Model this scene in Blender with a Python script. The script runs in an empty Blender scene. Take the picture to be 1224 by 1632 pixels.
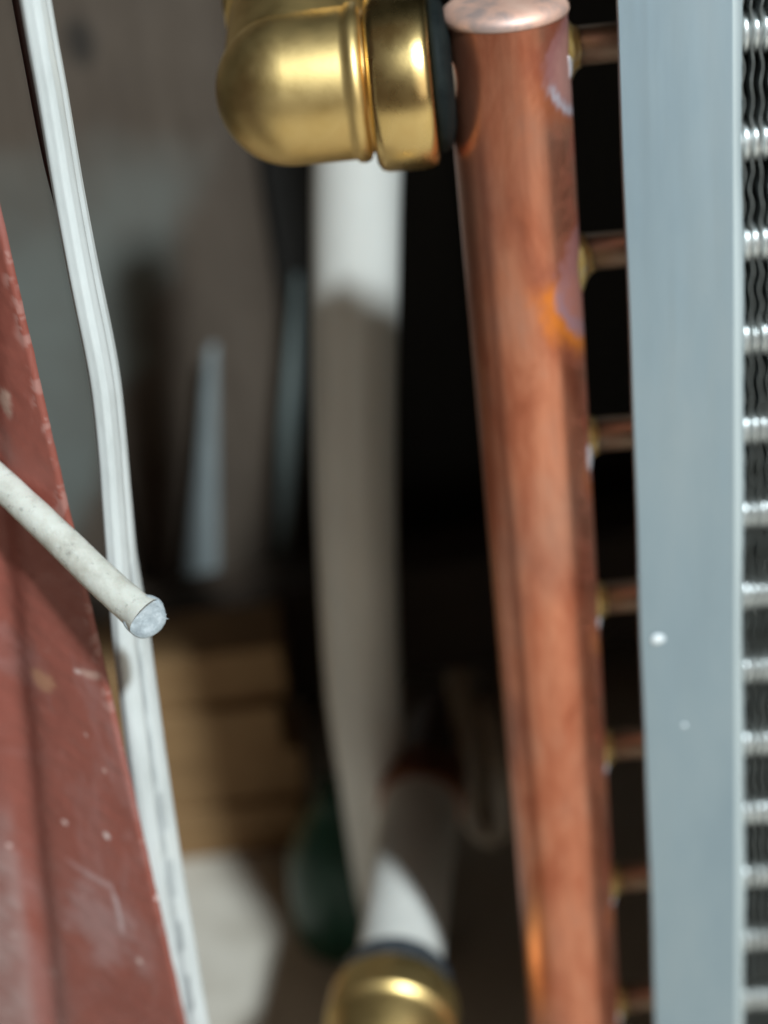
import bpy, math, random
import numpy as np
from mathutils import Vector, Matrix

random.seed(7)
rng = np.random.default_rng(11)
sc = bpy.context.scene
COL = sc.collection
rad = math.radians

# ------------------------------------------------------------------ camera
CAM_LOC = Vector((-0.0163875, -0.4052033, 0.2432671))
CX = Vector((0.99452351, 0.0, -0.10451311))      # camera right in the world
CY = Vector((0.08990185, 0.50996214, 0.85548599))  # camera up
CZ = Vector((0.05329773, -0.86019685, 0.50716933))  # camera back
cam_d = bpy.data.cameras.new("camera")
cam = bpy.data.objects.new("camera", cam_d)
COL.objects.link(cam)
cam.matrix_world = Matrix(((CX.x, CY.x, CZ.x, CAM_LOC.x), (CX.y, CY.y, CZ.y, CAM_LOC.y),
                           (CX.z, CY.z, CZ.z, CAM_LOC.z), (0, 0, 0, 1)))
cam_d.sensor_fit = 'VERTICAL'
cam_d.sensor_height = 36.0
cam_d.sensor_width = 27.0
cam_d.lens = 36.0 * 2800.0 / 1632.0
cam_d.clip_start = 0.01
cam_d.clip_end = 50.0
cam_d.dof.use_dof = True
cam_d.dof.focus_distance = 0.362
cam_d.dof.aperture_fstop = 7.2
cam_d.dof.aperture_blades = 0
sc.camera = cam

# ------------------------------------------------------------------ light
world = bpy.data.worlds.new("World")
sc.world = world
world.use_nodes = True
bg = world.node_tree.nodes["Background"]
bg.inputs[0].default_value = (1.0, 0.64, 0.40, 1)
bg.inputs[1].default_value = 0.047


def area_lamp(name, loc, target, size, power, colour, shape='DISK', size_y=None):
    d = bpy.data.lights.new(name, 'AREA')
    d.shape = shape
    d.size = size
    if size_y:
        d.size_y = size_y
    d.energy = power
    d.color = colour
    o = bpy.data.objects.new(name, d)
    COL.objects.link(o)
    o.location = loc
    o.rotation_euler = (Vector(target) - Vector(loc)).to_track_quat('-Z', 'Y').to_euler()
    return o


AZ, EL, DIST = rad(28.3), rad(46.2), 2.2
KEY = Vector((math.sin(AZ) * math.cos(EL), -math.cos(AZ) * math.cos(EL), math.sin(EL)))
TGT = Vector((-0.03, 0.0, 0.0))
area_lamp("key_lamp", TGT + KEY * DIST, TGT, 0.115, 73.0, (0.79, 0.93, 1.0))
area_lamp("fill_light", (0.75, -1.35, 0.55), (0, 0, 0), 0.9, 4.0, (1.0, 0.93, 0.85), 'RECTANGLE', 1.3)  # soft fill added to brighten brass and front faces, no window there

sc.view_settings.view_transform = 'Standard'
sc.view_settings.look = 'None'
sc.view_settings.exposure = 0.0
sc.view_settings.gamma = 1.0
sc.cycles.use_denoising = True
sc.cycles.max_bounces = 8
sc.cycles.sample_clamp_indirect = 4.0


# ------------------------------------------------------------------ object helpers
def tag(o, label=None, cat=None, group=None, kind=None):
    if label:
        o["label"] = label
    if cat:
        o["category"] = cat
    if group:
        o["group"] = group
    if kind:
        o["kind"] = kind
    return o


def empty(name, loc, label=None, cat=None, group=None):
    o = bpy.data.objects.new(name, None)
    o.empty_display_size = 0.01
    COL.objects.link(o)
    o.location = loc
    return tag(o, label, cat, group)


def link_mesh(name, me, mat, parent=None, smooth=True):
    if mat:
        me.materials.append(mat)
    if smooth:
        me.polygons.foreach_set("use_smooth", np.ones(len(me.polygons), dtype=bool))
    o = bpy.data.objects.new(name, me)
    COL.objects.link(o)
    if parent:
        o.parent = parent
        o.matrix_parent_inverse = Matrix.Translation(-parent.location)
    return o


def mesh(verts, faces):
    me = bpy.data.meshes.new("mesh")
    me.from_pydata([tuple(map(float, v)) for v in verts], [], [tuple(map(int, f)) for f in faces])
    me.update()
    return me


def sharpen(o, ang=35):
    o.data.set_sharp_from_angle(angle=rad(ang))
    return o


def grid_faces(nu, nv, wrap_u):
    """faces of a grid whose vertex (i, j) has index j * nu + i"""
    fs = []
    for j in range(nv - 1):
        for i in range(nu if wrap_u else nu - 1):
            a = j * nu + i
            b = j * nu + (i + 1) % nu
            fs.append((a, b, b + nu, a + nu))
    return fs


def frame_for(d):
    d = Vector(d).normalized()
    ref = Vector((0, 0, 1)) if abs(d.z) < 0.9 else Vector((1, 0, 0))
    u = d.cross(ref).normalized()
    w = d.cross(u).normalized()
    return d, u, w


def lathe(profile, origin, axis, n=64, caps=True):
    """profile: list of (distance along the axis, radius)"""
    d, u, w = frame_for(axis)
    o = Vector(origin)
    vs, fs = [], []
    for (s, r) in profile:
        for i in range(n):
            a = 2 * math.pi * i / n
            vs.append(o + d * s + (u * math.cos(a) + w * math.sin(a)) * r)
    fs = grid_faces(n, len(profile), True)
    if caps:
        k = len(vs)
        vs.append(o + d * profile[0][0])
        vs.append(o + d * profile[-1][0])
        m = (len(profile) - 1) * n
        for i in range(n):
            fs.append((k, (i + 1) % n, i))
            fs.append((k + 1, m + i, m + (i + 1) % n))
    return vs, fs


def join(*parts):
    V, F = [], []
    for vs, fs in parts:
        k = len(V)
        V += list(vs)
        F += [tuple(i + k for i in f) for f in fs]
    return V, F


def catmull(pts, per):
    P = [Vector(p) for p in pts]
    P = [P[0] * 2 - P[1]] + P + [P[-1] * 2 - P[-2]]
    out = []
    for i in range(1, len(P) - 2):
        for k in range(per):
            t = k / per
            a, b, c, d = P[i - 1], P[i], P[i + 1], P[i + 2]
            out.append(0.5 * ((2 * b) + (c - a) * t + (2 * a - 5 * b + 4 * c - d) * t * t + (3 * b - a - 3 * c + d) * t ** 3))
    out.append(P[-2].copy())
    return out


def sweep(path, section, side, scale=None, twist=None, caps=True):
    """section: closed list of (a, b); a along the side vector, b along its normal"""
    n = len(section)
    vs = []
    L = len(path)
    for i, p in enumerate(path):
        t = (path[min(i + 1, L - 1)] - path[max(i - 1, 0)]).normalized()
        s = Vector(side)
        s = (s - t * s.dot(t)).normalized()
        b = t.cross(s)
        if twist:
            q = twist[i] if not callable(twist) else twist(i / (L - 1))
            s, b = s * math.cos(q) + b * math.sin(q), b * math.cos(q) - s * math.sin(q)
        k = scale(i / (L - 1)) if scale else 1.0
        for (x, y) in section:
            vs.append(p + s * x * k + b * y * k)
    fs = grid_faces(n, L, True)
    if caps:
        k = len(vs)
        vs += [path[0].copy(), path[-1].copy()]
        m = (L - 1) * n
        for i in range(n):
            fs.append((k, (i + 1) % n, i))
            fs.append((k + 1, m + i, m + (i + 1) % n))
    return vs, fs


def circle(r, n):
    return [(r * math.cos(2 * math.pi * i / n), r * math.sin(2 * math.pi * i / n)) for i in range(n)]


def add_uv(me, nu, wrap_len, n_rings, length):
    """u runs round the section, v along the sweep (metres / metres)"""
    uv = me.uv_layers.new(name="UVMap")
    for p in me.polygons:
        for li in p.loop_indices:
            vi = me.loops[li].vertex_index
            j, i = divmod(vi, nu)
            uv.data[li].uv = (i / nu, j / max(1, n_rings - 1))


def box(x0, x1, y0, y1, z0, z1):
    v = [(x, y, z) for z in (z0, z1) for y in (y0, y1) for x in (x0, x1)]
    f = [(0, 2, 3, 1), (4, 5, 7, 6), (0, 1, 5, 4), (2, 6, 7, 3), (0, 4, 6, 2), (1, 3, 7, 5)]
    return v, f


def bevel(o, w, seg=2):
    m = o.modifiers.new("bevel", 'BEVEL')
    m.width = w
    m.segments = seg
    m.limit_method = 'ANGLE'
    return o


# ------------------------------------------------------------------ material helpers
class Mat:
    def __init__(self, name):
        self.m = bpy.data.materials.new(name)
        self.m.use_nodes = True
        self.nt = self.m.node_tree
        self.b = self.nt.nodes["Principled BSDF"]

    def node(self, t, **kw):
        n = self.nt.nodes.new(t)
        for k, v in kw.items():
            setattr(n, k, v)
        return n

    def link(self, a, b):
        self.nt.links.new(a, b)

    def coord(self, scale=(1, 1, 1)):
        tc = self.node("ShaderNodeTexCoord")
        mp = self.node("ShaderNodeMapping")
        mp.inputs["Scale"].default_value = scale
        self.link(tc.outputs["Object"], mp.inputs["Vector"])
        return mp.outputs["Vector"]

    def noise(self, scale, detail=4, rough=0.55, stretch=(1, 1, 1), dist=0.0):
        n = self.node("ShaderNodeTexNoise")
        n.inputs["Scale"].default_value = scale
        n.inputs["Detail"].default_value = detail
        n.inputs["Roughness"].default_value = rough
        n.inputs["Distortion"].default_value = dist
        self.link(self.coord(stretch), n.inputs["Vector"])
        return n.outputs["Fac"]

    def ramp(self, fac, stops):
        r = self.node("ShaderNodeValToRGB")
        e = r.color_ramp.elements
        while len(e) < len(stops):
            e.new(0.5)
        for el, (p, c) in zip(e, stops):
            el.position = p
            el.color = (*c, 1) if len(c) == 3 else c
        self.link(fac, r.inputs["Fac"])
        return r.outputs["Color"]

    def fmap(self, fac, a, b, c, d):
        r = self.node("ShaderNodeMapRange")
        for i, v in zip((1, 2, 3, 4), (a, b, c, d)):
            r.inputs[i].default_value = v
        self.link(fac, r.inputs[0])
        return r.outputs[0]

    def mix(self, fac, c1, c2, mode='MIX'):
        n = self.node("ShaderNodeMix", data_type='RGBA', blend_type=mode)
        for v, i in ((fac, 0), (c1, 6), (c2, 7)):
            if isinstance(v, (int, float)):
                n.inputs[i].default_value = v
            elif isinstance(v, tuple):
                n.inputs[i].default_value = (*v, 1)
            else:
                self.link(v, n.inputs[i])
        return n.outputs[2]

    def bump(self, h, strength=0.3, dist=0.001):
        n = self.node("ShaderNodeBump")
        n.inputs["Strength"].default_value = strength
        n.inputs["Distance"].default_value = dist
        self.link(h, n.inputs["Height"])
        self.link(n.outputs[0], self.b.inputs["Normal"])

    def set(self, **kw):
        names = dict(color="Base Color", rough="Roughness", metal="Metallic", sss="Subsurface Weight", coat="Coat Weight",
                     ior="IOR", spec="Specular IOR Level", aniso="Anisotropic")
        for k, v in kw.items():
            i = self.b.inputs[names[k]]
            if isinstance(v, (int, float)):
                i.default_value = v
            elif isinstance(v, tuple):
                i.default_value = (*v, 1)
            else:
                self.link(v, i)
        return self


def m_brass(name, ra, rb):
    m = Mat(name)
    n = m.noise(120, 4)
    n2 = m.noise(1400, 3)
    col = m.ramp(n, [(0.3, (0.76, 0.52, 0.20)), (0.55, (0.82, 0.58, 0.24)), (0.8, (0.78, 0.53, 0.21))])
    m.set(color=col, metal=1.0, rough=m.fmap(n, 0.3, 0.75, ra, rb))
    m.bump(n2, 0.05, 0.0003)
    return m.m


def m_copper():
    m = Mat("copper")
    n = m.noise(85, 5, 0.6, (1, 1, 0.36), 0.4)
    n2 = m.noise(520, 5, 0.7, (1, 1, 0.07))
    n3 = m.noise(33, 3, 0.5, (1, 1, 0.7))
    base = m.ramp(n, [(0.26, (0.38, 0.095, 0.048)), (0.42, (0.66, 0.21, 0.115)), (0.58, (0.82, 0.32, 0.19)), (0.78, (0.74, 0.36, 0.255))])
    base = m.mix(m.fmap(n2, 0.35, 0.75, 0.0, 0.35), base, (0.30, 0.085, 0.045))
    base = m.mix(m.fmap(n3, 0.46, 0.68, 0.0, 0.5), base, (0.58, 0.33, 0.25))
    a = m.node("ShaderNodeVertexColor", layer_name="stain")
    col = m.mix(a.outputs["Alpha"], base, a.outputs["Color"])
    m.set(color=col, metal=m.fmap(a.outputs["Alpha"], 0, 1, 0.90, 0.5), rough=m.fmap(n, 0.3, 0.8, 0.36, 0.26))
    m.bump(n2, 0.06, 0.0004)
    return m.m


def simple(name, stops, scale, metal=0.0, rough=0.5, stretch=(1, 1, 1), bump=0.0, bdist=0.0005, bscale=None, detail=5, sss=0.0, rr=0.06):
    m = Mat(name)
    n = m.noise(scale, detail, 0.6, stretch, 0.2)
    m.set(color=m.ramp(n, stops), metal=metal, rough=m.fmap(n, 0.25, 0.75, rough - rr, rough + rr))
    if sss:
        m.set(sss=sss)
        m.b.inputs["Subsurface Radius"].default_value = (0.004, 0.003, 0.0025)
    if bump:
        m.bump(m.noise(bscale or scale * 4, 4, 0.6, stretch), bump, bdist)
    return m.m


M_BRASS = m_brass("brass", 0.24, 0.32)
M_BRASS_SATIN = m_brass("satin_brass", 0.40, 0.48)
M_COPPER = m_copper()
M_CAP = simple("bright_copper", [(0.35, (0.50, 0.36, 0.32)), (0.5, (0.84, 0.50, 0.38)), (0.7, (0.90, 0.58, 0.45))], 90, 0.55, 0.58)
M_TUBE = simple("dull_copper_tube", [(0.3, (0.22, 0.16, 0.11)), (0.7, (0.34, 0.26, 0.19))], 140, 0.7, 0.5)
M_BRAZE = simple("braze_metal", [(0.3, (0.78, 0.48, 0.13)), (0.55, (0.85, 0.60, 0.26)), (0.75, (0.72, 0.60, 0.50))], 260, 0.75, 0.36, bump=0.3, bscale=700)
M_SILVER = simple("silver_solder", [(0.3, (0.66, 0.58, 0.60)), (0.7, (0.82, 0.78, 0.80))], 400, 0.6, 0.4)
M_FIN = simple("fin_aluminium", [(0.3, (0.20, 0.21, 0.20)), (0.7, (0.40, 0.41, 0.40))], 160, 0.85, 0.48)
M_SLEEVE = simple("sleeve_aluminium", [(0.3, (0.78, 0.78, 0.76)), (0.7, (0.88, 0.88, 0.86))], 160, 0.9, 0.34)
M_RUBBER = simple("black_plastic", [(0.3, (0.008, 0.010, 0.010)), (0.7, (0.014, 0.017, 0.016))], 200, 0.0, 0.6)
M_RUBBER.node_tree.nodes['Principled BSDF'].inputs['Specular IOR Level'].default_value = 0.06
M_GREYRING = simple("grey_plastic", [(0.3, (0.035, 0.04, 0.045)), (0.7, (0.06, 0.066, 0.075))], 200, 0.0, 0.4)
M_PEX = simple("white_pipe_plastic", [(0.3, (0.66, 0.625, 0.57)), (0.7, (0.74, 0.70, 0.64))], 45, 0.0, 0.36, (1, 1, 0.4), sss=0.12)
M_CRIMP = simple("crimp_copper", [(0.3, (0.24, 0.10, 0.06)), (0.7, (0.34, 0.16, 0.10))], 150, 0.9, 0.4)
M_TAILP = simple("brown_pipe", [(0.3, (0.07, 0.04, 0.03)), (0.7, (0.11, 0.07, 0.055))], 120, 0.0, 0.45)
M_TAN = simple("tan_hose", [(0.3, (0.14, 0.10, 0.07)), (0.7, (0.20, 0.15, 0.10))], 120, 0.0, 0.4)
M_GREEN = simple("dark_green_plastic", [(0.3, (0.004, 0.045, 0.026)), (0.7, (0.008, 0.07, 0.04))], 60, 0.0, 0.4)
M_MAROON = simple("maroon_shade", [(0.3, (0.07, 0.035, 0.033)), (0.7, (0.10, 0.05, 0.047))], 200, 0.0, 0.4)


def m_aluminium():
    m = Mat("aluminium_sheet")
    n = m.noise(40, 4, 0.6, (1, 1, 0.35))
    n2 = m.noise(420, 3, 0.6, (1, 1, 0.04))
    n3 = m.noise(170, 4, 0.7)
    col = m.ramp(n, [(0.3, (0.325, 0.405, 0.455)), (0.5, (0.36, 0.44, 0.485)), (0.72, (0.40, 0.47, 0.505))])
    col = m.mix(m.fmap(n3, 0.62, 0.8, 0, 0.25), col, (0.39, 0.44, 0.47))
    tc = m.node("ShaderNodeTexCoord")
    sp = m.node("ShaderNodeSeparateXYZ")
    m.link(tc.outputs["Object"], sp.inputs[0])
    lit_bend = m.fmap(sp.outputs["X"], 0.0484, 0.0488, 0, 1)          # lighter strip along the bend, its catch of light put into the colour
    col = m.mix(lit_bend, col, (0.68, 0.76, 0.78))
    m.set(color=col, metal=0.7, rough=m.fmap(n2, 0.3, 0.7, 0.50, 0.60))
    m.bump(n2, 0.025, 0.0002)
    return m.m


M_ALU = m_aluminium()


def m_red_paint():
    m = Mat("old_red_paint")
    n = m.noise(38, 5, 0.6)
    n2 = m.noise(150, 6, 0.65)
    n3 = m.noise(620, 3, 0.6)
    dust = m.noise(22, 6, 0.7, (1, 1, 0.6), 0.8)
    col = m.ramp(n, [(0.3, (0.240, 0.060, 0.041)), (0.55, (0.285, 0.076, 0.053)), (0.75, (0.26, 0.067, 0.046))])
    col = m.mix(m.fmap(dust, 0.50, 0.72, 0.0, 0.55), col, (0.40, 0.23, 0.215))
    col = m.mix(m.fmap(n2, 0.60, 0.72, 0.0, 0.5), col, (0.33, 0.13, 0.10))
    # chips and specks of pale undercoat
    v = m.node("ShaderNodeTexVoronoi")
    v.inputs["Scale"].default_value = 130
    m.link(m.coord(), v.inputs["Vector"])
    wn = m.node("ShaderNodeTexWhiteNoise")
    m.link(v.outputs["Color"], wn.inputs["Vector"])
    thr = m.fmap(wn.outputs["Value"], 0.72, 1.0, 0.0, 0.17)
    lt = m.node("ShaderNodeMath", operation='LESS_THAN')
    m.link(v.outputs["Distance"], lt.inputs[0])
    m.link(thr, lt.inputs[1])
    col = m.mix(lt.outputs[0], col, (0.60, 0.38, 0.34))
    a = m.node("ShaderNodeVertexColor", layer_name="stain")
    col = m.mix(a.outputs["Alpha"], col, a.outputs["Color"])
    m.set(color=col, rough=m.fmap(n2, 0.3, 0.7, 0.42, 0.6))
    m.bump(n3, 0.12, 0.0003)
    return m.m


M_RED = m_red_paint()


def m_wood(name, c1, c2, c3, grain=(1, 1, 14), sc_=30):
    m = Mat(name)
    n = m.noise(sc_, 6, 0.65, grain, 0.6)
    n2 = m.noise(9, 4, 0.6)
    col = m.ramp(n, [(0.3, c1), (0.52, c2), (0.75, c3)])
    col = m.mix(m.fmap(n2, 0.4, 0.75, 0, 0.45), col, tuple(x * 0.6 for x in c1))
    m.set(color=col, rough=0.75)
    m.bump(n, 0.25, 0.001)
    return m.m


def m_wall():
    m = Mat("weathered_board")
    n = m.noise(26, 6, 0.65, (6, 1, 0.7), 0.6)
    n2 = m.noise(11, 4, 0.6)
    col = m.ramp(n, [(0.3, (0.078, 0.053, 0.036)), (0.52, (0.105, 0.074, 0.052)), (0.75, (0.130, 0.095, 0.070))])
    col = m.mix(m.fmap(n2, 0.4, 0.7, 0, 0.6), col, (0.062, 0.043, 0.031))
    # patch of light painted grey-green on the boards, its soft shadow border slanting
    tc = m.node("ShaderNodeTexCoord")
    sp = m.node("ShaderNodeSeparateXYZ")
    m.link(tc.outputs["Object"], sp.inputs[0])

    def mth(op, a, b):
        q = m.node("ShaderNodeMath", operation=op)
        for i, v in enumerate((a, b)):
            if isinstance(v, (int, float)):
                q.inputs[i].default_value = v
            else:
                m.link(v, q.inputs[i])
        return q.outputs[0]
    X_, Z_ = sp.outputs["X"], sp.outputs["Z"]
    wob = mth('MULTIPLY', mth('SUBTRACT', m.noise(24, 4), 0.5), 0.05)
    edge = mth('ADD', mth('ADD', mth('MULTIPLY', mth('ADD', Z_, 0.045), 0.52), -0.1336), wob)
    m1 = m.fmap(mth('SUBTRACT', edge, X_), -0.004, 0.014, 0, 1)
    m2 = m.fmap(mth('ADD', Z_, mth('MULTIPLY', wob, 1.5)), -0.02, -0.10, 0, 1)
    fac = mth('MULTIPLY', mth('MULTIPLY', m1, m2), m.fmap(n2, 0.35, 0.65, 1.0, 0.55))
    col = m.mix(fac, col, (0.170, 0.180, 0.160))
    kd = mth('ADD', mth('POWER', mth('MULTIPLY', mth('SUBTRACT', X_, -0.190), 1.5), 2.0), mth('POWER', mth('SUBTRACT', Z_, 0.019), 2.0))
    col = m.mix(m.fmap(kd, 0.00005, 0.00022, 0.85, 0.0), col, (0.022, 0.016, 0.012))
    m.set(color=col, rough=0.8)
    m.bump(n, 0.25, 0.001)
    return m.m


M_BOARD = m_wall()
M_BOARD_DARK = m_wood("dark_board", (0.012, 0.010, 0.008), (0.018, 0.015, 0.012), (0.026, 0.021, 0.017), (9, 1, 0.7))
M_BATTEN = m_wood("pale_grey_batten", (0.28, 0.31, 0.31), (0.35, 0.38, 0.375), (0.42, 0.445, 0.44), (9, 1, 0.7))
M_SLAT = m_wood("dim_grey_slat", (0.17, 0.20, 0.185), (0.21, 0.24, 0.225), (0.25, 0.28, 0.26), (9, 1, 0.7))
M_PANEL = m_wood("grey_panel", (0.075, 0.083, 0.078), (0.105, 0.115, 0.108), (0.14, 0.15, 0.14), (3, 1, 2))
M_BEAM = m_wood("dark_beam", (0.035, 0.021, 0.013), (0.050, 0.030, 0.018), (0.07, 0.044, 0.028), (1, 5, 9))
M_PLANK = m_wood("tan_plank", (0.25, 0.130, 0.050), (0.33, 0.185, 0.077), (0.40, 0.25, 0.115), (1, 6, 9))
M_FLOOR = simple("pale_stone", [(0.3, (0.50, 0.435, 0.355)), (0.5, (0.60, 0.53, 0.44)), (0.75, (0.66, 0.59, 0.50))], 45, 0.0, 0.85, bump=0.4, bscale=160)

# ------------------------------------------------------------------ ground and back wall
vs, fs = box(-1.6, 1.4, -1.2, 1.2, -0.41, -0.36)
tag(link_mesh("floor", mesh(vs, fs), M_FLOOR, smooth=False), kind="structure")

for nm, bxs in (("ceiling", (-1.0, 0.75, 0.03, 0.55, 0.66, 0.70)), ("side_wall", (-0.62, -0.58, -0.02, 0.44, -0.355, 0.655)), ("side_wall", (0.56, 0.60, 0.12, 0.44, -0.355, 0.655))):
    tag(link_mesh(nm, mesh(*box(*bxs)), M_BOARD_DARK, smooth=False), kind="structure")

wall = empty("back_wall", (-0.2, 0.45, -0.36), "rough brown board wall in shadow far behind the pipes", "wall")
x = -0.96
k = 0
while x < 0.70:
    w = 0.085 + 0.03 * random.random()
    mat = M_BOARD if x < -0.16 else M_BOARD_DARK  # boards to the right near black, the heat exchanger's shade put into their colour
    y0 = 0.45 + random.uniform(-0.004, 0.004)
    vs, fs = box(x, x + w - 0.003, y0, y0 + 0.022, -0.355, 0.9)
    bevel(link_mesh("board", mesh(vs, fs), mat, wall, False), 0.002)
    x += w
vs, fs = box(-1.0, 0.75, 0.476, 0.50, -0.355, 0.9)
link_mesh("backing", mesh(vs, fs), M_BOARD_DARK, wall, False)


def quad_board(name, pts, y, th, mat, label, cat, group=None):
    """a flat piece with a four-cornered outline leaning in the plane y"""
    v = [(px, y, pz) for px, pz in pts] + [(px, y + th, pz) for px, pz in pts]
    n_ = len(pts)
    f = [tuple(range(n_)), tuple(range(2 * n_ - 1, n_ - 1, -1))] + [(i, i + n_, (i + 1) % n_ + n_, (i + 1) % n_) for i in range(n_)]
    o_ = bevel(link_mesh(name, mesh(v, f), mat, None, False), 0.002)
    return tag(o_, label, cat, group)


quad_board("leaning_slat", [(-0.1965, -0.325), (-0.1750, -0.325), (-0.1690, -0.304), (-0.1447, -0.1395), (-0.1500, -0.1405), (-0.1655, -0.2060)], 0.424, 0.012, M_BATTEN,
           "pale grey slat leaning on the board wall, nearer the flat cable", "slat", "slats leaning on the wall")
quad_board("leaning_slat", [(-0.1400, -0.33), (-0.1330, -0.33), (-0.1080, -0.180), (-0.0960, -0.105), (-0.0995, -0.105), (-0.1180, -0.190)], 0.424, 0.012, M_SLAT,
           "thin dim grey slat leaning on the wall just left of the long white pipe", "slat", "slats leaning on the wall")
o = bevel(link_mesh("skirting_beam", mesh(*box(-0.20, 0.50, -0.02, 0.02, -0.035, 0.035)), M_BEAM, None, False), 0.004)
o.location = (-0.15, 0.400, -0.303)
o.rotation_euler = (0, rad(-6), 0)
tag(o, "dark brown beam lying along the foot of the board wall, above the tan planks", "beam")

# stacked planks low down in front of the wall
plank_labels = [
    "bottom tan plank of the stack, lying on the pale floor behind the cables",
    "second tan plank from the floor in the stack behind the cables",
    "third tan plank from the floor, just under the topmost one",
    "topmost tan plank of the stack under the board wall",
]
for k in range(4):
    z0 = -0.3595 + k * 0.0307
    dx = (0.0, 0.004, -0.003, 0.002)[k]
    o = link_mesh("plank", None or mesh(*box(-0.30, 0.25, -0.020, 0.020, 0, 0.0306)), M_PLANK, None, False)
    bevel(o, 0.0015, 2)
    o.location = (-0.37 + dx, 0.293 + 0.5 * dx, z0)
    o.rotation_euler = (0, 0, rad((3, 3.5, 3.2, 4)[k]))
    tag(o, plank_labels[k], "plank", "planks stacked by the wall")

# ------------------------------------------------------------------ heat exchanger
hx = empty("heat_exchanger", (0.03, 0.03, -0.33),
           "finned heat exchanger with copper header pipe and aluminium edge flange", "heat exchanger")
R = 0.0143
ROWS = [0.1236 - 0.02585 * k for k in range(-1, 18)]
JOINTS = [z for i, z in enumerate(ROWS) if (i - 1) % 2 == 0 and z < 0.13]
TY = 0.003
ZT = 0.1343

# header pipe: one dense lathe, with the heat tints of the brazing laid on as vertex colours
NA, NZ = 128, 900
zz = np.linspace(-0.325, ZT, NZ)
aa = np.linspace(0, 2 * np.pi, NA, endpoint=False)
A, Z = np.meshgrid(aa, zz)
Xv, Yv = R * np.cos(A), R * np.sin(A)
verts = np.stack([Xv, Yv, Z], -1).reshape(-1, 3)
me = mesh(verts, grid_faces(NA, NZ, True))


def vnoise(p, s, seed):
    r = np.random.default_rng(seed)
    out = np.zeros(len(p))
    amp = 1.0
    for o_ in range(4):
        d = r.normal(size=(6, 3))
        d /= np.linalg.norm(d, axis=1)[:, None]
        ph = r.uniform(0, 6.28, 6)
        out += amp * np.mean(np.sin(p @ d.T * s * 6.28 + ph), 1) * 1.6
        s *= 1.9
        amp *= 0.55
    return out


def sstep(x, a, b):
    t = np.clip((x - a) / (b - a), 0, 1)
    return t * t * (3 - 2 * t)


ang = (np.arctan2(verts[:, 1], verts[:, 0]))       # 0 is +X, where the tubes leave; the camera sees negative angles
arc = (ang - math.asin(TY / R)) * R
rgb = np.tile(np.array([0.45, 0.20, 0.13]), (len(verts), 1))
alp = np.zeros(len(verts))


def paint(mask, colour):
    global rgb, alp
    m_ = np.clip(mask, 0, 1)[:, None]
    na = alp + m_[:, 0] * (1 - alp)
    w_ = np.where(na[:, None] > 1e-6, m_ / np.maximum(na[:, None], 1e-6), 0)
    rgb = rgb * (1 - w_) + np.array(colour) * w_
    alp = na


nz1 = vnoise(verts, 130, 3)
nz2 = vnoise(verts, 420, 5)
# dark mottling beside the joints, along the right side of the pipe
paint(sstep(ang, -1.25, -0.35) * sstep(nz1, -0.05, 0.7) * 0.65, (0.34, 0.075, 0.04))
paint(sstep(-np.abs(ang + 0.12), -0.62, -0.15) * sstep(nz2 + 0.5 * nz1, -0.5, 0.5) * 0.75, (0.36, 0.085, 0.05))
spec = {0: (1.55, 1.0, 0.2), 1: (1.35, 0.95, 1.9), 2: (0.6, 0.5, 0.35), 3: (0.55, 0.4, 0.5), 4: (0.5, 0.45, 0.2), 5: (0.5, 0.4, 0.45), 6: (0.45, 0.4, 0.3)}
for j, zj in enumerate(JOINTS):
    s, mauve, orange = spec.get(j, (0.5, 0.4, 0.3))
    dz = (verts[:, 2] - zj) + 0.003 * s
    d = np.sqrt((arc * (0.72 if j == 1 else 0.95)) ** 2 + (dz * 0.8) ** 2) + 0.0007 * nz2 + 0.0008 * nz1
    r0 = 0.0055 + 0.0055 * s
    if j == 0:
        dz = verts[:, 2] - zj + 0.002
        d = np.sqrt((arc * 0.70) ** 2 + (dz * 0.95) ** 2) + 0.0005 * nz2
        r0 = 0.0125
    lower = sstep(-(verts[:, 2] - zj), -0.002, 0.008)
    paint(sstep(-d, -(r0 + 0.0050 + 0.0020 * nz1), -(r0 + 0.0005)) * 0.55, (0.30, 0.055, 0.025))
    # orange halo outside, mauve inside
    paint(sstep(-d, -(r0 + 0.0065), -r0) * np.minimum(1, lower * orange), (0.80, 0.22, 0.025))
    paint(sstep(-d, -(r0 + 0.001), -(r0 - 0.001)) * mauve * 0.85, (0.46, 0.20, 0.19))
    ring = np.exp(-((d - r0 + 0.0012) / 0.0011) ** 2) * lower
    if j == 0:
        ring = np.exp(-((d - r0 + 0.001) / 0.0009) ** 2) * sstep(-(verts[:, 2] - zj), 0.002, 0.007)
        paint(ring * 0.95, (0.62, 0.55, 0.60))
        paint(sstep(-d, -(r0 - 0.001), -(r0 - 0.004)) * 0.6, (0.66, 0.33, 0.27))
    else:
        paint(ring * 0.6 * mauve, (0.40, 0.27, 0.34))
ca = me.color_attributes.new("stain", 'FLOAT_COLOR', 'POINT')
ca.data.foreach_set("color", np.concatenate([rgb, alp[:, None]], 1).astype(np.float32).ravel())
header = link_mesh("header_pipe", me, M_COPPER, hx)

# bright domed cap closing the top of the header
prof = [(-0.0012, 0.0139), (-0.0010, 0.0145), (-0.0004, 0.0148), (0.0006, 0.0147), (0.0016, 0.0141), (0.0026, 0.0127), (0.0032, 0.0105),
        (0.0034, 0.0075), (0.0035, 0.004), (0.00355, 0.0005)]
sub = link_mesh("end_cap", mesh(*lathe(prof, (0, 0, ZT), (0, 0, 1), 96)), M_CAP, hx)

# tubes out of the header
me_tube = mesh(*lathe([(0.0, 0.0046), (0.0405, 0.0046)], (0, 0, 0), (1, 0, 0), 40))
me_tube.materials.append(M_TUBE)
me_tube.polygons.foreach_set("use_smooth", np.ones(len(me_tube.polygons), dtype=bool))


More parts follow.
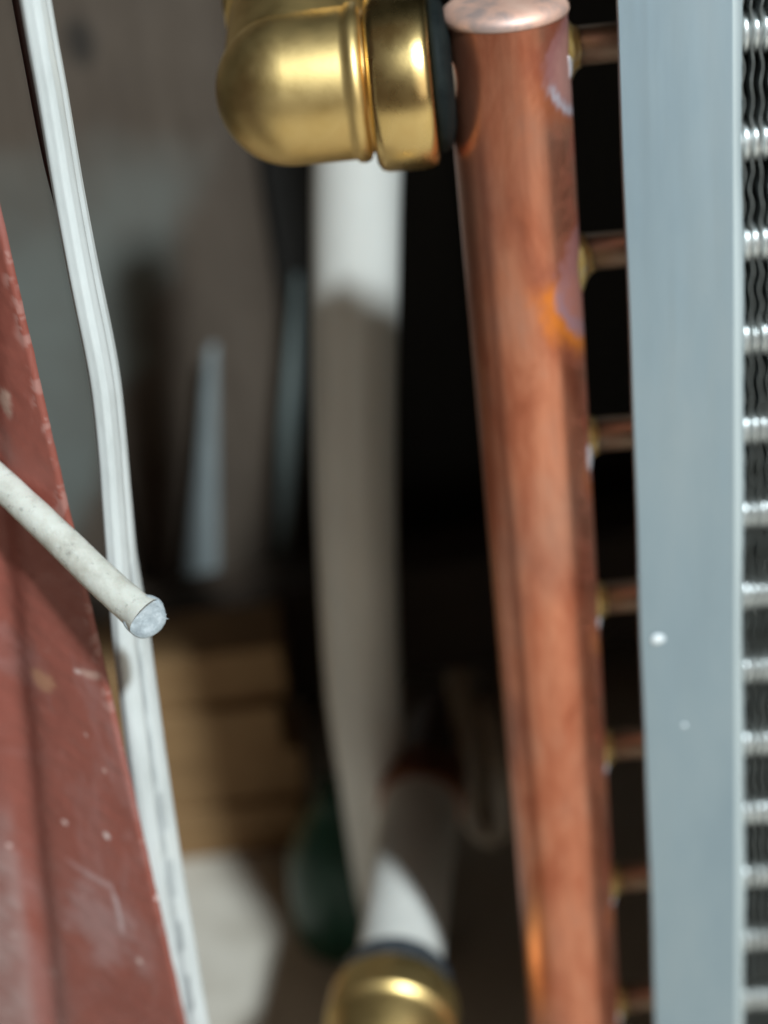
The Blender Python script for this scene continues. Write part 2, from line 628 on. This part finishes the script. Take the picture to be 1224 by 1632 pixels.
def add_copy(name, me_, loc, parent):
    o = bpy.data.objects.new(name, me_)
    COL.objects.link(o)
    o.parent = parent
    o.location = Vector(loc) - parent.location
    return o


for j, zj in enumerate(JOINTS):
    t = add_copy("tube", me_tube, (0.0128, TY, zj), hx)
    # brazed fillet: a saddle ring from the header to the tube, unevenly spread
    n = 48
    vs = []
    r_in = random.Random(100 + j)
    ph = [r_in.uniform(0, 6.28) for _ in range(3)]
    big = 0.0028 if j > 1 else 0.0036
    ringsR = []
    for lv in range(6):
        q = lv / 5
        for i in range(n):
            a = 2 * math.pi * i / n
            ext = big * (0.7 + 0.25 * math.sin(a + ph[0]) + 0.2 * math.sin(2 * a + ph[1]) + 0.12 * math.sin(5 * a + ph[2]) - 0.35 * math.sin(a))
            rb = 0.0048 + ext * (1 - q) ** 2.0 + 0.00012
            yy, zl = rb * math.cos(a), rb * math.sin(a)
            yw = yy + TY
            xs = math.sqrt(max(1e-9, (R + 0.00012) ** 2 - yw * yw))
            vs.append((xs + q * (0.0016 + 0.4 * ext), yw, zl))
    o = link_mesh("braze_joint", mesh([Vector(v) for v in vs], grid_faces(n, 6, True)), M_BRAZE, None)
    o.parent = hx
    o.location = Vector((0, 0, zj)) - hx.location

for j, zj in enumerate(JOINTS):
    rb_ = random.Random(300 + j)
    a0 = -0.16 - 0.1 * rb_.random()
    hh, ww = (0.0042, 0.0012) if j in (1, 2) else (0.0026 + 0.001 * rb_.random(), 0.0009)
    V, F = [], []
    nb, nl = 14, 9
    for lv in range(nl):
        t = -1 + 2 * lv / (nl - 1)
        w_ = math.sqrt(max(0.0004, 1 - t * t))
        for i in range(nb):
            q = 2 * math.pi * i / nb
            aa_ = a0 + ww / R * 1.4 * w_ * math.cos(q) * (1 + 0.2 * math.sin(3 * t + j)) - 0.07 * t * t
            rr_ = R + 0.0006 * w_ * math.sin(q)
            V.append((rr_ * math.cos(aa_), rr_ * math.sin(aa_), t * hh))
    o = link_mesh("solder_bead", mesh(V, grid_faces(nb, nl, True)), M_SILVER, None)
    o.parent = hx
    o.location = Vector((0, 0, zj - 0.0025)) - hx.location

# aluminium end plate with the flange folded toward the header
FX0, FX1, FY, TH = 0.0236, 0.0513, -0.020, 0.0014
sec = [(FX0, FY + TH), (FX0 - 0.0001, FY + 0.0007), (FX0 + 0.0003, FY)]
br = 0.0030
for i in range(9):
    a = -math.pi / 2 + (math.pi / 2) * i / 8
    sec.append((FX1 - br + br * math.cos(a), FY + br + br * math.sin(a)))
sec += [(FX1, 0.085), (FX1 - TH, 0.085)]
for i in range(9):
    a = 0 - (math.pi / 2) * i / 8
    rr_ = br - TH
    sec.append((FX1 - br + rr_ * math.cos(a), FY + br + rr_ * math.sin(a)))
zs = np.linspace(-0.33, 0.166, 98)
V = []
for z in zs:
    wob = 0.00025 * math.sin(z * 41) + 0.00015 * math.sin(z * 97 + 1)
    for (px, py) in sec:
        V.append((px + (wob if px > 0.04 else wob * 0.5), py + 0.0002 * math.sin(z * 33 + 2), z))
F = grid_faces(len(sec), len(zs), True)
ns = len(sec)
F.append(tuple(range(ns))[::-1])
F.append(tuple(range((len(zs) - 1) * ns, len(zs) * ns)))
fl = sharpen(link_mesh("end_flange", mesh(V, F), M_ALU, hx), 40)


def blob(r, h, n=20, seed=0):
    rr = random.Random(seed)
    vs, fs = [], []
    for (q, hh) in ((1.0, 0.0), (0.85, 0.55), (0.5, 0.9), (0.1, 1.0)):
        for i in range(n):
            a = 2 * math.pi * i / n
            k_ = r * q * (1 + 0.08 * math.sin(2 * a + seed) + 0.05 * math.sin(3 * a + 2 * seed))
            vs.append((k_ * math.cos(a), -hh * h, k_ * math.sin(a)))
    fs = grid_faces(n, 4, True)
    fs.append(tuple(range(3 * n, 4 * n)))
    return vs, fs


M_WHITE = simple("white_paint", [(0.3, (0.80, 0.82, 0.82)), (0.7, (0.88, 0.90, 0.90))], 300, 0.0, 0.5)
for (sx, sz, r_, sd) in ((0.0281, -0.0305, 0.0017, 1), (0.0346, -0.0600, 0.0006, 2)):
    o = link_mesh("paint_drop", mesh(*blob(r_, 0.0005, seed=sd)), M_WHITE, None)
    o.parent = hx
    o.location = Vector((sx, FY - 0.0002, sz)) - hx.location

# fins: corrugated sheets standing across the tubes
FIN_P = 0.00222
zf = np.linspace(-0.32, 0.170, 300)


def fin_mesh(seed, depth=0.088, x0=0.0):
    r = random.Random(seed)
    ph = r.uniform(-0.35, 0.35)
    V, F_ = [], []
    ys = (0, 0.0016, 0.004, depth)
    ring = []
    for z in zf:
        wv = (0.00034 + 0.0001 * math.sin(z * 75 + 2 * seed)) * math.sin(2 * math.pi * (z - 0.1236) / 0.00862 + ph) + 0.00022 * math.sin(z * 190 + seed) * math.sin(z * 57 + 3 * seed)
        ye = 0.00012 * math.sin(z * 700 + seed)
        for (dxx, y) in ((-0.00015, ye), (-0.00015, 0.0016), (-0.00015, depth), (0.00015, depth), (0.00015, 0.0016), (0.00015, ye)):
            V.append((x0 + dxx + wv, y, z))
    F_ = grid_faces(6, len(zf), True)
    return V, F_


fin_meshes = []
for s in range(4):
    m_ = mesh(*fin_mesh(s))
    m_.materials.append(M_FIN)
    m_.polygons.foreach_set("use_smooth", np.ones(len(m_.polygons), dtype=bool))
    m_.set_sharp_from_angle(angle=rad(40))
    fin_meshes.append(m_)
FXS = 0.0535
for k in range(14):
    add_copy("fin", fin_meshes[k % 4], (FXS + k * FIN_P + random.uniform(-0.0001, 0.0001), -0.0045, 0), hx)
zf = np.linspace(-0.32, 0.170, 30)
pk = join(*[fin_mesh(k, x0=FXS + k * FIN_P) for k in range(14, 190)])
o = link_mesh("fin_pack", mesh(*pk), M_FIN, None, False)
o.parent = hx
o.location = Vector((0, -0.0045, 0)) - hx.location
tag(o, kind="stuff")

tag(link_mesh("shade_box", mesh(*box(0.098, 0.50, -0.005, 0.085, 0.172, 0.655)), M_BOARD_DARK, None, False), kind="structure")  # unseen box over the fins, added to shade the right of the wall

# sleeves of the fin collars round each tube row: ridged between the fins
me_ss = []
for sd in range(5):
    rs = random.Random(500 + sd)
    pr = []
    for k in range(-1, 110):
        xk = FXS + k * FIN_P + rs.uniform(-0.00015, 0.00015)
        b_ = rs.uniform(-0.00035, 0.00015)
        pr += [(xk + 0.0003, 0.00450), (xk + 0.0006, 0.00520 + b_), (xk + FIN_P * 0.5, 0.00540 + b_), (xk + FIN_P - 0.0006, 0.00520 + b_), (xk + FIN_P - 0.0004, 0.00450)]
    pr.append((0.47, 0.0047))
    me_s = mesh(*lathe(pr, (0, 0, 0), (1, 0, 0), 32))
    me_s.materials.append(M_SLEEVE)
    me_s.polygons.foreach_set("use_smooth", np.ones(len(me_s.polygons), dtype=bool))
    me_ss.append(me_s)
for i, z in enumerate(ROWS):
    add_copy("tube_sleeve", me_ss[(i * 3) % 5], (0, 0.0006 + random.uniform(-0.0003, 0.0003), z + random.uniform(-0.0004, 0.0004)), hx)

# ------------------------------------------------------------------ brass elbow at the top of the header
EZ = 0.1212
el = empty("brass_elbow", (-0.0505, 0, EZ), "shiny brass elbow fitting at the top beside the copper header pipe", "pipe fitting")
ER = 0.0176
EXC = -0.0512
hor = [(-ER * math.cos(t), ER * math.sin(t)) for t in np.linspace(0.02, math.pi / 2, 20)]
hor = [(s_ + 0.0, r_) for s_, r_ in hor] + [(0.0128, ER), (0.0140, ER), (0.0147, ER + 0.0007), (0.0160, ER + 0.0009), (0.0174, ER + 0.0004), (0.0180, ER - 0.0012), (0.0188, ER - 0.0014)]
ver = [(0.0, 0.0163), (0.026, 0.0163), (0.0265, 0.0172), (0.029, 0.0172), (0.0295, 0.016), (0.031, 0.016)]
p1 = lathe(hor, (EXC, 0, EZ), (1, 0, 0), 96)
p2 = lathe(ver, (EXC, 0, EZ), (0.05, 0.93, 0.36), 96)
sharpen(link_mesh("elbow_body", mesh(*join(p1, p2)), M_BRASS_SATIN, el), 50)
cx0 = EXC + 0.0186
cp = [(0.0, 0.0150), (0.0002, 0.0186), (0.0010, 0.0200), (0.0025, 0.0206), (0.0100, 0.0208), (0.0128, 0.0207), (0.0142, 0.0201), (0.0147, 0.0190), (0.0148, 0.0150)]
link_mesh("collar", mesh(*lathe(cp, (cx0, 0, EZ - 0.0006), (1, 0, 0), 96)), M_BRASS, el)
vx = Vector((0.05, 0.93, 0.36)).normalized()
link_mesh("collar", mesh(*lathe([(a_, b_ * 0.9) for a_, b_ in cp], Vector((EXC, 0, EZ)) + vx * 0.0308, vx, 96)), M_BRASS, el)
rp = [(0.0, 0.0150), (0.0001, 0.0176), (0.0010, 0.0180), (0.0022, 0.0176), (0.0034, 0.0164), (0.0046, 0.0120)]
link_mesh("release_ring", mesh(*lathe(rp, (cx0 + 0.0149, 0, EZ), (1, 0, 0), 72)), M_RUBBER, el)
link_mesh("stub", mesh(*lathe([(0, 0.0090), (0.0098, 0.0090)], (-0.022, 0.002, EZ), (1, 0, 0), 48)), M_TUBE, el)

# ------------------------------------------------------------------ white pipes and the lower fitting
PEX = [(-0.024, 0.130, 0.20), (-0.035, 0.135, 0.12), (-0.0451, 0.137, 0.054), (-0.0502, 0.137, 0.013), (-0.0544, 0.137, -0.0216), (-0.0584, 0.137, -0.0584),
       (-0.0622, 0.139, -0.0989), (-0.0673, 0.150, -0.1638), (-0.0690, 0.163, -0.2217), (-0.0702, 0.176, -0.2855), (-0.0695, 0.188, -0.33), (-0.069, 0.194, -0.3595)]
o = link_mesh("plastic_pipe", mesh(*sweep(catmull(PEX, 14), circle(0.0146, 56), (1, 0, 0))), M_PEX)
tag(o, "long white plastic pipe running down behind the brass elbow", "pipe")

LDIR = Vector((0.008, 0.080, -0.003)).normalized()
LA = Vector((-0.0596, 0.0344, -0.2075))
lp = empty("lower_pipe", LA + LDIR * 0.02, "short white plastic pipe leaving the lower brass fitting with a copper band", "pipe")
pth = [LA + LDIR * s_ for s_ in np.linspace(-0.012, 0.116, 25)]
link_mesh("pipe", mesh(*sweep(pth, circle(0.0154, 56), (1, 0, 0))), M_PEX, lp)
link_mesh("copper_band", mesh(*lathe([(0.0, 0.0150), (0.0002, 0.0168), (0.001, 0.0172), (0.019, 0.0172), (0.0198, 0.0168), (0.020, 0.0154)], LA + LDIR * 0.100, LDIR, 64)), M_CRIMP, lp)
pth = catmull([LA + LDIR * 0.112, LA + LDIR * 0.13, LA + LDIR * 0.16 + Vector((0.002, 0, -0.002)), LA + LDIR * 0.22 + Vector((0.012, 0, -0.03))], 8)
link_mesh("pipe_tail", mesh(*sweep(pth, circle(0.0105, 40), (1, 0, 0))), M_TAILP, lp)

bf = empty("brass_fitting", LA, "round brass push fitting at the bottom gripping the short white pipe", "pipe fitting")
cp2 = [(0.0, 0.0150), (0.0002, 0.0185), (0.0008, 0.0193), (0.0022, 0.0200), (0.0050, 0.0204), (0.0140, 0.0205), (0.0152, 0.0203), (0.0156, 0.0190), (0.0175, 0.0188),
       (0.0200, 0.0176), (0.0700, 0.0176)]
link_mesh("fitting_body", mesh(*lathe([(a_ * 1.085, b_ * 1.085) for a_, b_ in cp2], LA - LDIR * 0.0035, -LDIR, 96)), M_BRASS_SATIN, bf)
pz = LA - LDIR * 0.0205
rp2 = [(0.0, 0.0148), (0.0001, 0.0176), (0.0012, 0.0181), (0.0075, 0.0177), (0.0092, 0.0165), (0.0094, 0.0146)]
link_mesh("release_ring", mesh(*lathe([(a_ * 1.085, b_ * 1.085) for a_, b_ in rp2], LA - LDIR * 0.0034, LDIR, 72)), M_GREYRING, bf)

# ------------------------------------------------------------------ dim things behind
hl = [(-0.0300, 0.175, -0.175), (-0.0285, 0.160, -0.195), (-0.0295, 0.152, -0.222), (-0.0275, 0.148, -0.236), (-0.0215, 0.147, -0.239), (-0.0165, 0.148, -0.230),
      (-0.0170, 0.152, -0.205), (-0.0200, 0.165, -0.188), (-0.0215, 0.182, -0.196), (-0.022, 0.21, -0.208)]
o = link_mesh("bent_hose", mesh(*sweep(catmull(hl, 10), circle(0.0058, 24), (0, 1, 0))), M_TAN)
tag(o, "thin tan hose bent into a narrow loop behind the copper pipe", "hose")
gp = [(0.0, 0.026), (0.003, 0.030), (0.025, 0.031), (0.045, 0.029), (0.062, 0.023), (0.073, 0.016), (0.080, 0.0105), (0.088, 0.010), (0.091, 0.0)]
o = link_mesh("green_bottle", mesh(*lathe(gp, (-0.092, 0.226, -0.3595), (0, 0, 1), 48)), M_GREEN)
tag(o, "dark green rounded plastic bottle deep in shadow behind the white pipes", "bottle")

# ------------------------------------------------------------------ red painted board on the left
BY = rad(25)
bx, by = -0.1058, -0.0751
tdir = np.array([-math.cos(BY), math.sin(BY), 0.0])    # leftwards along the face
ndir = np.array([-math.sin(BY), -math.cos(BY), 0.0])   # out of the face
us = np.concatenate([np.linspace(-0.0, 0.0012, 5), np.linspace(0.0016, 0.07, 130)])
zb = np.linspace(-0.32, 0.30, 900)
UU, ZZ = np.meshgrid(us, zb)
uu, zf2 = UU.ravel(), ZZ.ravel()
h = np.zeros_like(uu)
er = 0.0012
ee = np.clip(er - uu, 0, er)
h -= er - np.sqrt(np.maximum(er * er - ee * ee, 0))
# slanting moulding groove
gu = 0.0291 - 0.157 * zf2
P3 = np.stack([uu, zf2, 0 * uu], 1)
n1 = vnoise(P3, 90, 21)
n2 = vnoise(P3, 330, 22)
n3 = vnoise(P3, 30, 23)
GROOVE_W = 0.0050
h -= 0.0027 * np.exp(-((uu - gu) / GROOVE_W) ** 2)
h += 0.00010 * n1 + 0.00004 * n2
n4 = vnoise(P3, 14, 29)
chip = sstep(0.7 * n2 + 0.8 * n1 + 1.0 * n4, 0.75, 1.05) * sstep(-uu + 0.0008 * n1, -0.0026, -0.0006)
h -= 0.00012 * chip
front = np.array([bx, by, 0]) + uu[:, None] * tdir + h[:, None] * ndir
front[:, 2] = zf2
nu, nzb = len(us), len(zb)
back = np.array([[bx - 0.006, by + 0.012, 0], np.array([bx, by, 0]) + us[-1] * tdir - 0.012 * ndir])
Vb = list(front)
Fb = [(a, d_, c, b) for (a, b, c, d_) in grid_faces(nu, nzb, False)]
k0 = len(Vb)
for z in zb:
    for q in back:
        Vb.append((q[0], q[1], z))
for j in range(nzb - 1):
    a, b = j * nu, (j + 1) * nu
    c, d_ = k0 + 2 * j, k0 + 2 * (j + 1)
    Fb.append((a, b, d_, c))
    Fb.append((a + nu - 1, c + 1, d_ + 1, b + nu - 1))
    Fb.append((c, d_, d_ + 1, c + 1))
me = mesh(Vb, Fb)
rgb = np.tile(np.array([0.5, 0.3, 0.27]), (len(Vb), 1))
alp = np.zeros(len(Vb))
nfr = len(front)
pad = lambda a: np.concatenate([a, np.zeros(len(Vb) - nfr)])
paint(pad(chip * 0.32), (0.50, 0.31, 0.27))


def spot(u0, z0, ru, rz, soft=0.5, wob=0.25):
    d = np.sqrt(((uu - u0) / ru) ** 2 + ((zf2 - z0) / rz) ** 2) + wob * n2
    return sstep(-d, -1.0 - soft, -1.0 + soft)


BOARD_SPOTS = []
board_obj = link_mesh("red_board", me, M_RED)
tag(board_obj, "chipped dark red painted board standing at the left edge", "board")


def finish_board():
    ca_ = me.color_attributes.new("stain", 'FLOAT_COLOR', 'POINT')
    ca_.data.foreach_set("color", np.concatenate([rgb, alp[:, None]], 1).astype(np.float32).ravel())


# marks: an ochre scuff, a pale chip, a bowed scrape and small specks  (distance from the right edge, height)
for (u0, z0, ru, rz, st, colr) in (
        (0.0187, 0.0062, 0.0034, 0.0028, 0.75, (0.42, 0.20, 0.11)),
        (0.0040, 0.0112, 0.0030, 0.0012, 0.8, (0.55, 0.33, 0.27)),
        (0.0075, 0.0112, 0.0010, 0.0008, 0.9, (0.60, 0.42, 0.38)),
        (0.0107, -0.0399, 0.0009, 0.0011, 1.0, (0.80, 0.62, 0.58)),
        (0.0102, 0.0815, 0.0018, 0.0030, 0.8, (0.50, 0.32, 0.25)),
        (0.0098, -0.0825, 0.0009, 0.0010, 0.9, (0.66, 0.45, 0.40)),
        (0.0515, -0.0865, 0.0011, 0.0012, 0.9, (0.62, 0.42, 0.38)),
        (0.0429, -0.1001, 0.0008, 0.0009, 0.8, (0.6, 0.42, 0.38)),
        (0.0065, -0.018, 0.0005, 0.0008, 0.8, (0.6, 0.38, 0.33)),
        (0.0095, -0.008, 0.0004, 0.0006, 0.8, (0.6, 0.38, 0.33))):
    paint(pad(spot(u0, z0, ru, rz) * st), colr)
# bowed chalky scrape
q = np.clip((uu - 0.0125) / 0.016, 0, 1)
sz = -0.0575 + 0.0075 * q ** 1.4
paint(pad(np.exp(-((zf2 - sz) / 0.0011) ** 2) * sstep(uu, 0.012, 0.0135) * sstep(-uu, -0.029, -0.018) * 0.55), (0.50, 0.33, 0.32))
paint(pad(np.exp(-((uu - 0.0127 - 8 * (zf2 + 0.066) ** 2) / 0.0007) ** 2) * sstep(-np.abs(zf2 + 0.066), -0.0095, -0.004) * 0.75), (0.64, 0.50, 0.50))
paint(pad(sstep(-np.sqrt(((uu - 0.020) / 0.011) ** 2 + ((zf2 + 0.073) / 0.015) ** 2) + 0.3 * n1, -1.3, -0.4) * 0.4), (0.45, 0.30, 0.29))
# dusty band left of the groove
paint(pad(sstep(uu - gu, 0.003, 0.007) * sstep(-zf2, 0.02, 0.07) * (0.5 + 0.2 * n1)), (0.44, 0.29, 0.27))
finish_board()

# ------------------------------------------------------------------ flat white cable
CAB = [(-0.0923, 0.19), (-0.0923, 0.1744), (-0.0927, 0.1626), (-0.0930, 0.1534), (-0.0932, 0.1440), (-0.0939, 0.1243), (-0.0942, 0.1063), (-0.0943, 0.0843),
       (-0.0954, 0.0690), (-0.0975, 0.0499), (-0.0993, 0.0331), (-0.1007, 0.0156), (-0.1020, -0.0027), (-0.1036, -0.0257), (-0.1054, -0.0565),
       (-0.1068, -0.0896), (-0.1077, -0.1160), (-0.1082, -0.1404), (-0.1083, -0.18), (-0.1083, -0.23)]
CY0 = -0.062
cpath = catmull([(x_, CY0, z_) for x_, z_ in CAB], 16)
# figure-of-eight section: two cores side by side under one sheath
sec = []
for i in range(64):
    a = 2 * math.pi * (i + 0.5) / 64
    ca, sa = math.cos(a), math.sin(a)
    xx = 0.0052 * math.copysign(abs(ca) ** 0.85, ca)
    waist = 1 - 0.36 * math.exp(-(xx / 0.00055) ** 2)
    yy = 0.0025 * math.copysign(min(1, abs(sa) ** 0.62 * 1.02), sa) * waist
    rip = 0.00005 * math.cos(13 * a) + 0.00003 * math.cos(23 * a + 1)
    sec.append((xx + rip * ca, yy + rip * sa))
tw_z = np.array([0.20, 0.165, 0.13, 0.095, 0.06, 0.035, 0.012, -0.02, -0.06, -0.11, -0.2])
tw_a = -np.radians([89, 87, 83, 79, 77, 73, 54, 46, 34, 18, 8])
tws = [float(np.interp(p.z, tw_z[::-1], tw_a[::-1])) for p in cpath]


def m_cable():
    m = Mat("white_cable_sheath")
    uv = m.node("ShaderNodeUVMap", uv_map="UVMap")
    sp = m.node("ShaderNodeSeparateXYZ")
    m.link(uv.outputs[0], sp.inputs[0])
    n = m.noise(140, 5, 0.65, (1, 1, 0.25))
    n2 = m.noise(60, 3)
    col = m.ramp(n, [(0.3, (0.49, 0.50, 0.48)), (0.5, (0.59, 0.60, 0.58)), (0.72, (0.66, 0.67, 0.65))])
    col = m.mix(m.fmap(n2, 0.55, 0.75, 0, 0.35), col, (0.60, 0.58, 0.52))
    a = m.node("ShaderNodeVertexColor", layer_name="print")
    col = m.mix(a.outputs["Alpha"], col, a.outputs["Color"])
    m.set(color=col, rough=0.42, sss=0.05)
    m.b.inputs["Subsurface Radius"].default_value = (0.002, 0.002, 0.002)
    m.bump(m.noise(500, 3, 0.6, (1, 1, 0.05)), 0.12, 0.0003)
    return m.m


M_CABLE = m_cable()
vs, fs = sweep(cpath, sec, (1, 0, 0), twist=tws)
me = mesh(vs, fs)
# worn grey print: a row of bars along one core
me.uv_layers.new(name="UVMap")
pa = np.zeros((len(vs), 4), np.float32)
pa[:, :3] = (0.16, 0.17, 0.18)
for j, p in enumerate(cpath):
    for i in range(64):
        a = sec[i][0]
        for (za, zb_), st in zip([(-0.0457, -0.0338), (-0.0677, -0.0563), (-0.0873, -0.0770), (-0.1088, -0.0952), (-0.132, -0.118)], [0.55, 0.6, 0.7, 0.8, 0.8]):
            if za < p.z < zb_ and 0.0002 < a < 0.0016 and sec[i][1] > 0:
                pa[j * 64 + i, 3] = st * (0.75 + 0.25 * math.sin(p.z * 3100 + a * 4000))
        # shade of the groove between the cores, painted in grey
        if sec[i][1] > 0 and abs(sec[i][0]) < 0.00062 and p.z < 0.034:
            pa[j * 64 + i, 3] = max(pa[j * 64 + i, 3], 0.42 + 0.2 * math.sin(p.z * 420) * math.sin(p.z * 133))
cl = me.color_attributes.new("print", 'FLOAT_COLOR', 'POINT')  # holds the grey print and the painted shade of the groove
cl.data.foreach_set("color", pa.ravel())
o = link_mesh("flat_cable", me, M_CABLE)
tag(o, "flat white twin-core cable hanging beside the red board", "cable")
s_end = None

mp_ = [(-0.0986, CY0 + 0.012, 0.20), (-0.0986, CY0 + 0.012, 0.1724), (-0.0992, CY0 + 0.012, 0.1602), (-0.0995, CY0 + 0.012, 0.1474), (-0.0998, CY0 + 0.012, 0.1322), (-0.0996, CY0 + 0.012, 0.1206),
       (-0.0985, CY0 + 0.012, 0.1063), (-0.0975, CY0 + 0.012, 0.0914), (-0.0990, CY0 + 0.012, 0.07), (-0.104, CY0 + 0.010, 0.03)]
o = link_mesh("shade_strip", mesh(*sweep(catmull(mp_, 8), circle(0.0009, 16), (1, 0, 0))), M_MAROON)  # dark strip added in place of the flat cable's shadow
tag(o, "thin dark maroon strip standing in for the shade of the flat white cable", "strip")

# ------------------------------------------------------------------ off-white rod with a sawn end
M_ROD = Mat("off_white_coating")
n = M_ROD.noise(120, 5, 0.65)
n2 = M_ROD.noise(330, 4, 0.7)
c = M_ROD.ramp(n, [(0.3, (0.40, 0.37, 0.31)), (0.5, (0.54, 0.515, 0.45)), (0.75, (0.62, 0.605, 0.545))])
c = M_ROD.mix(M_ROD.fmap(n2, 0.575, 0.68, 0, 0.75), c, (0.25, 0.235, 0.205))
M_ROD.set(color=c, rough=0.5, sss=0.04)
M_ROD.bump(n2, 0.35, 0.0006)
M_CUT = Mat("sawn_metal")
n = M_CUT.noise(420, 5, 0.65)
c = M_CUT.ramp(n, [(0.3, (0.26, 0.29, 0.31)), (0.5, (0.38, 0.42, 0.44)), (0.72, (0.55, 0.58, 0.60))])
M_CUT.set(color=c, metal=0.35, rough=0.38)
M_CUT.bump(n, 0.4, 0.0005)

RP = [(-0.1379, -0.0551, 0.0730), (-0.1290, -0.0628, 0.0673), (-0.1200, -0.0710, 0.0626), (-0.1090, -0.0797, 0.0546), (-0.0997, -0.0867, 0.0470), (-0.0924, -0.0922, 0.0418),
      (-0.0890, -0.0947, 0.0398)]
rod = empty("coated_rod", RP[3], "off-white rod with sawn grey end sticking out over the red board", "rod")
rpath = catmull(RP, 14)
vs, fs = sweep(rpath, circle(0.0042, 48), (0, 0, 1), scale=lambda t: 0.76 + 0.20 * t + 0.11 * max(0, t - 0.88) / 0.12, caps=False)
rn = vnoise(np.array([list(v) for v in vs]), 140, 41)
vs = [v + Vector((0, 0, 0.00012 * rn[i])) for i, v in enumerate(vs)]
link_mesh("shaft", mesh(vs, fs), M_ROD.m, rod)
# sawn end: a faceted disc with a burr
tip = rpath[-1]
td = (rpath[-1] - rpath[-3]).normalized()
td = (td * 0.28 + (CAM_LOC - tip).normalized() * 0.72).normalized()
side = Vector((0, 0, 1))
side = (side - td * side.dot(td)).normalized()
bb = td.cross(side)
V, F = [], []
rr = random.Random(4)
nn = 40
lev = [(1.07, -0.0022), (1.125, -0.0001), (1.05, 0.0006), (0.82, 0.0004), (0.5, 0.00055), (0.2, 0.0004)]
fac = [1 + 0.02 * math.sin(5 * 2 * math.pi * i / nn) + rr.uniform(-0.012, 0.012) for i in range(nn)]
for li, (q, hh) in enumerate(lev):
    for i in range(nn):
        a = 2 * math.pi * i / nn
        k_ = 0.0042 * q * (fac[i] if li < 4 else 1)
        V.append(tip + side * k_ * math.cos(a) + bb * k_ * math.sin(a) + td * (hh + rr.uniform(-0.00004, 0.00004) * (li > 1)))
F = grid_faces(nn, len(lev), True)
F.append(tuple(range((len(lev) - 1) * nn, len(lev) * nn)))
link_mesh("sawn_face", mesh(V, F), M_CUT.m, rod)
# burr whiskers on the far edge
V, F = [], []
for (a0, L_) in ((4.05, 0.0005), (4.3, 0.0010), (4.5, 0.0004)):
    b0 = tip + side * 0.0043 * math.cos(a0) + bb * 0.0043 * math.sin(a0)
    o_ = (b0 - tip).normalized()
    k = len(V)
    V += [b0 + side * 0.0003, b0 - side * 0.0003, b0 + td * 0.0003, b0 + o_ * L_ + td * 0.0004]
    F += [(k, k + 1, k + 3), (k + 1, k + 2, k + 3), (k + 2, k, k + 3), (k, k + 2, k + 1)]
link_mesh("burr", mesh(V, F), M_CUT.m, rod, False)
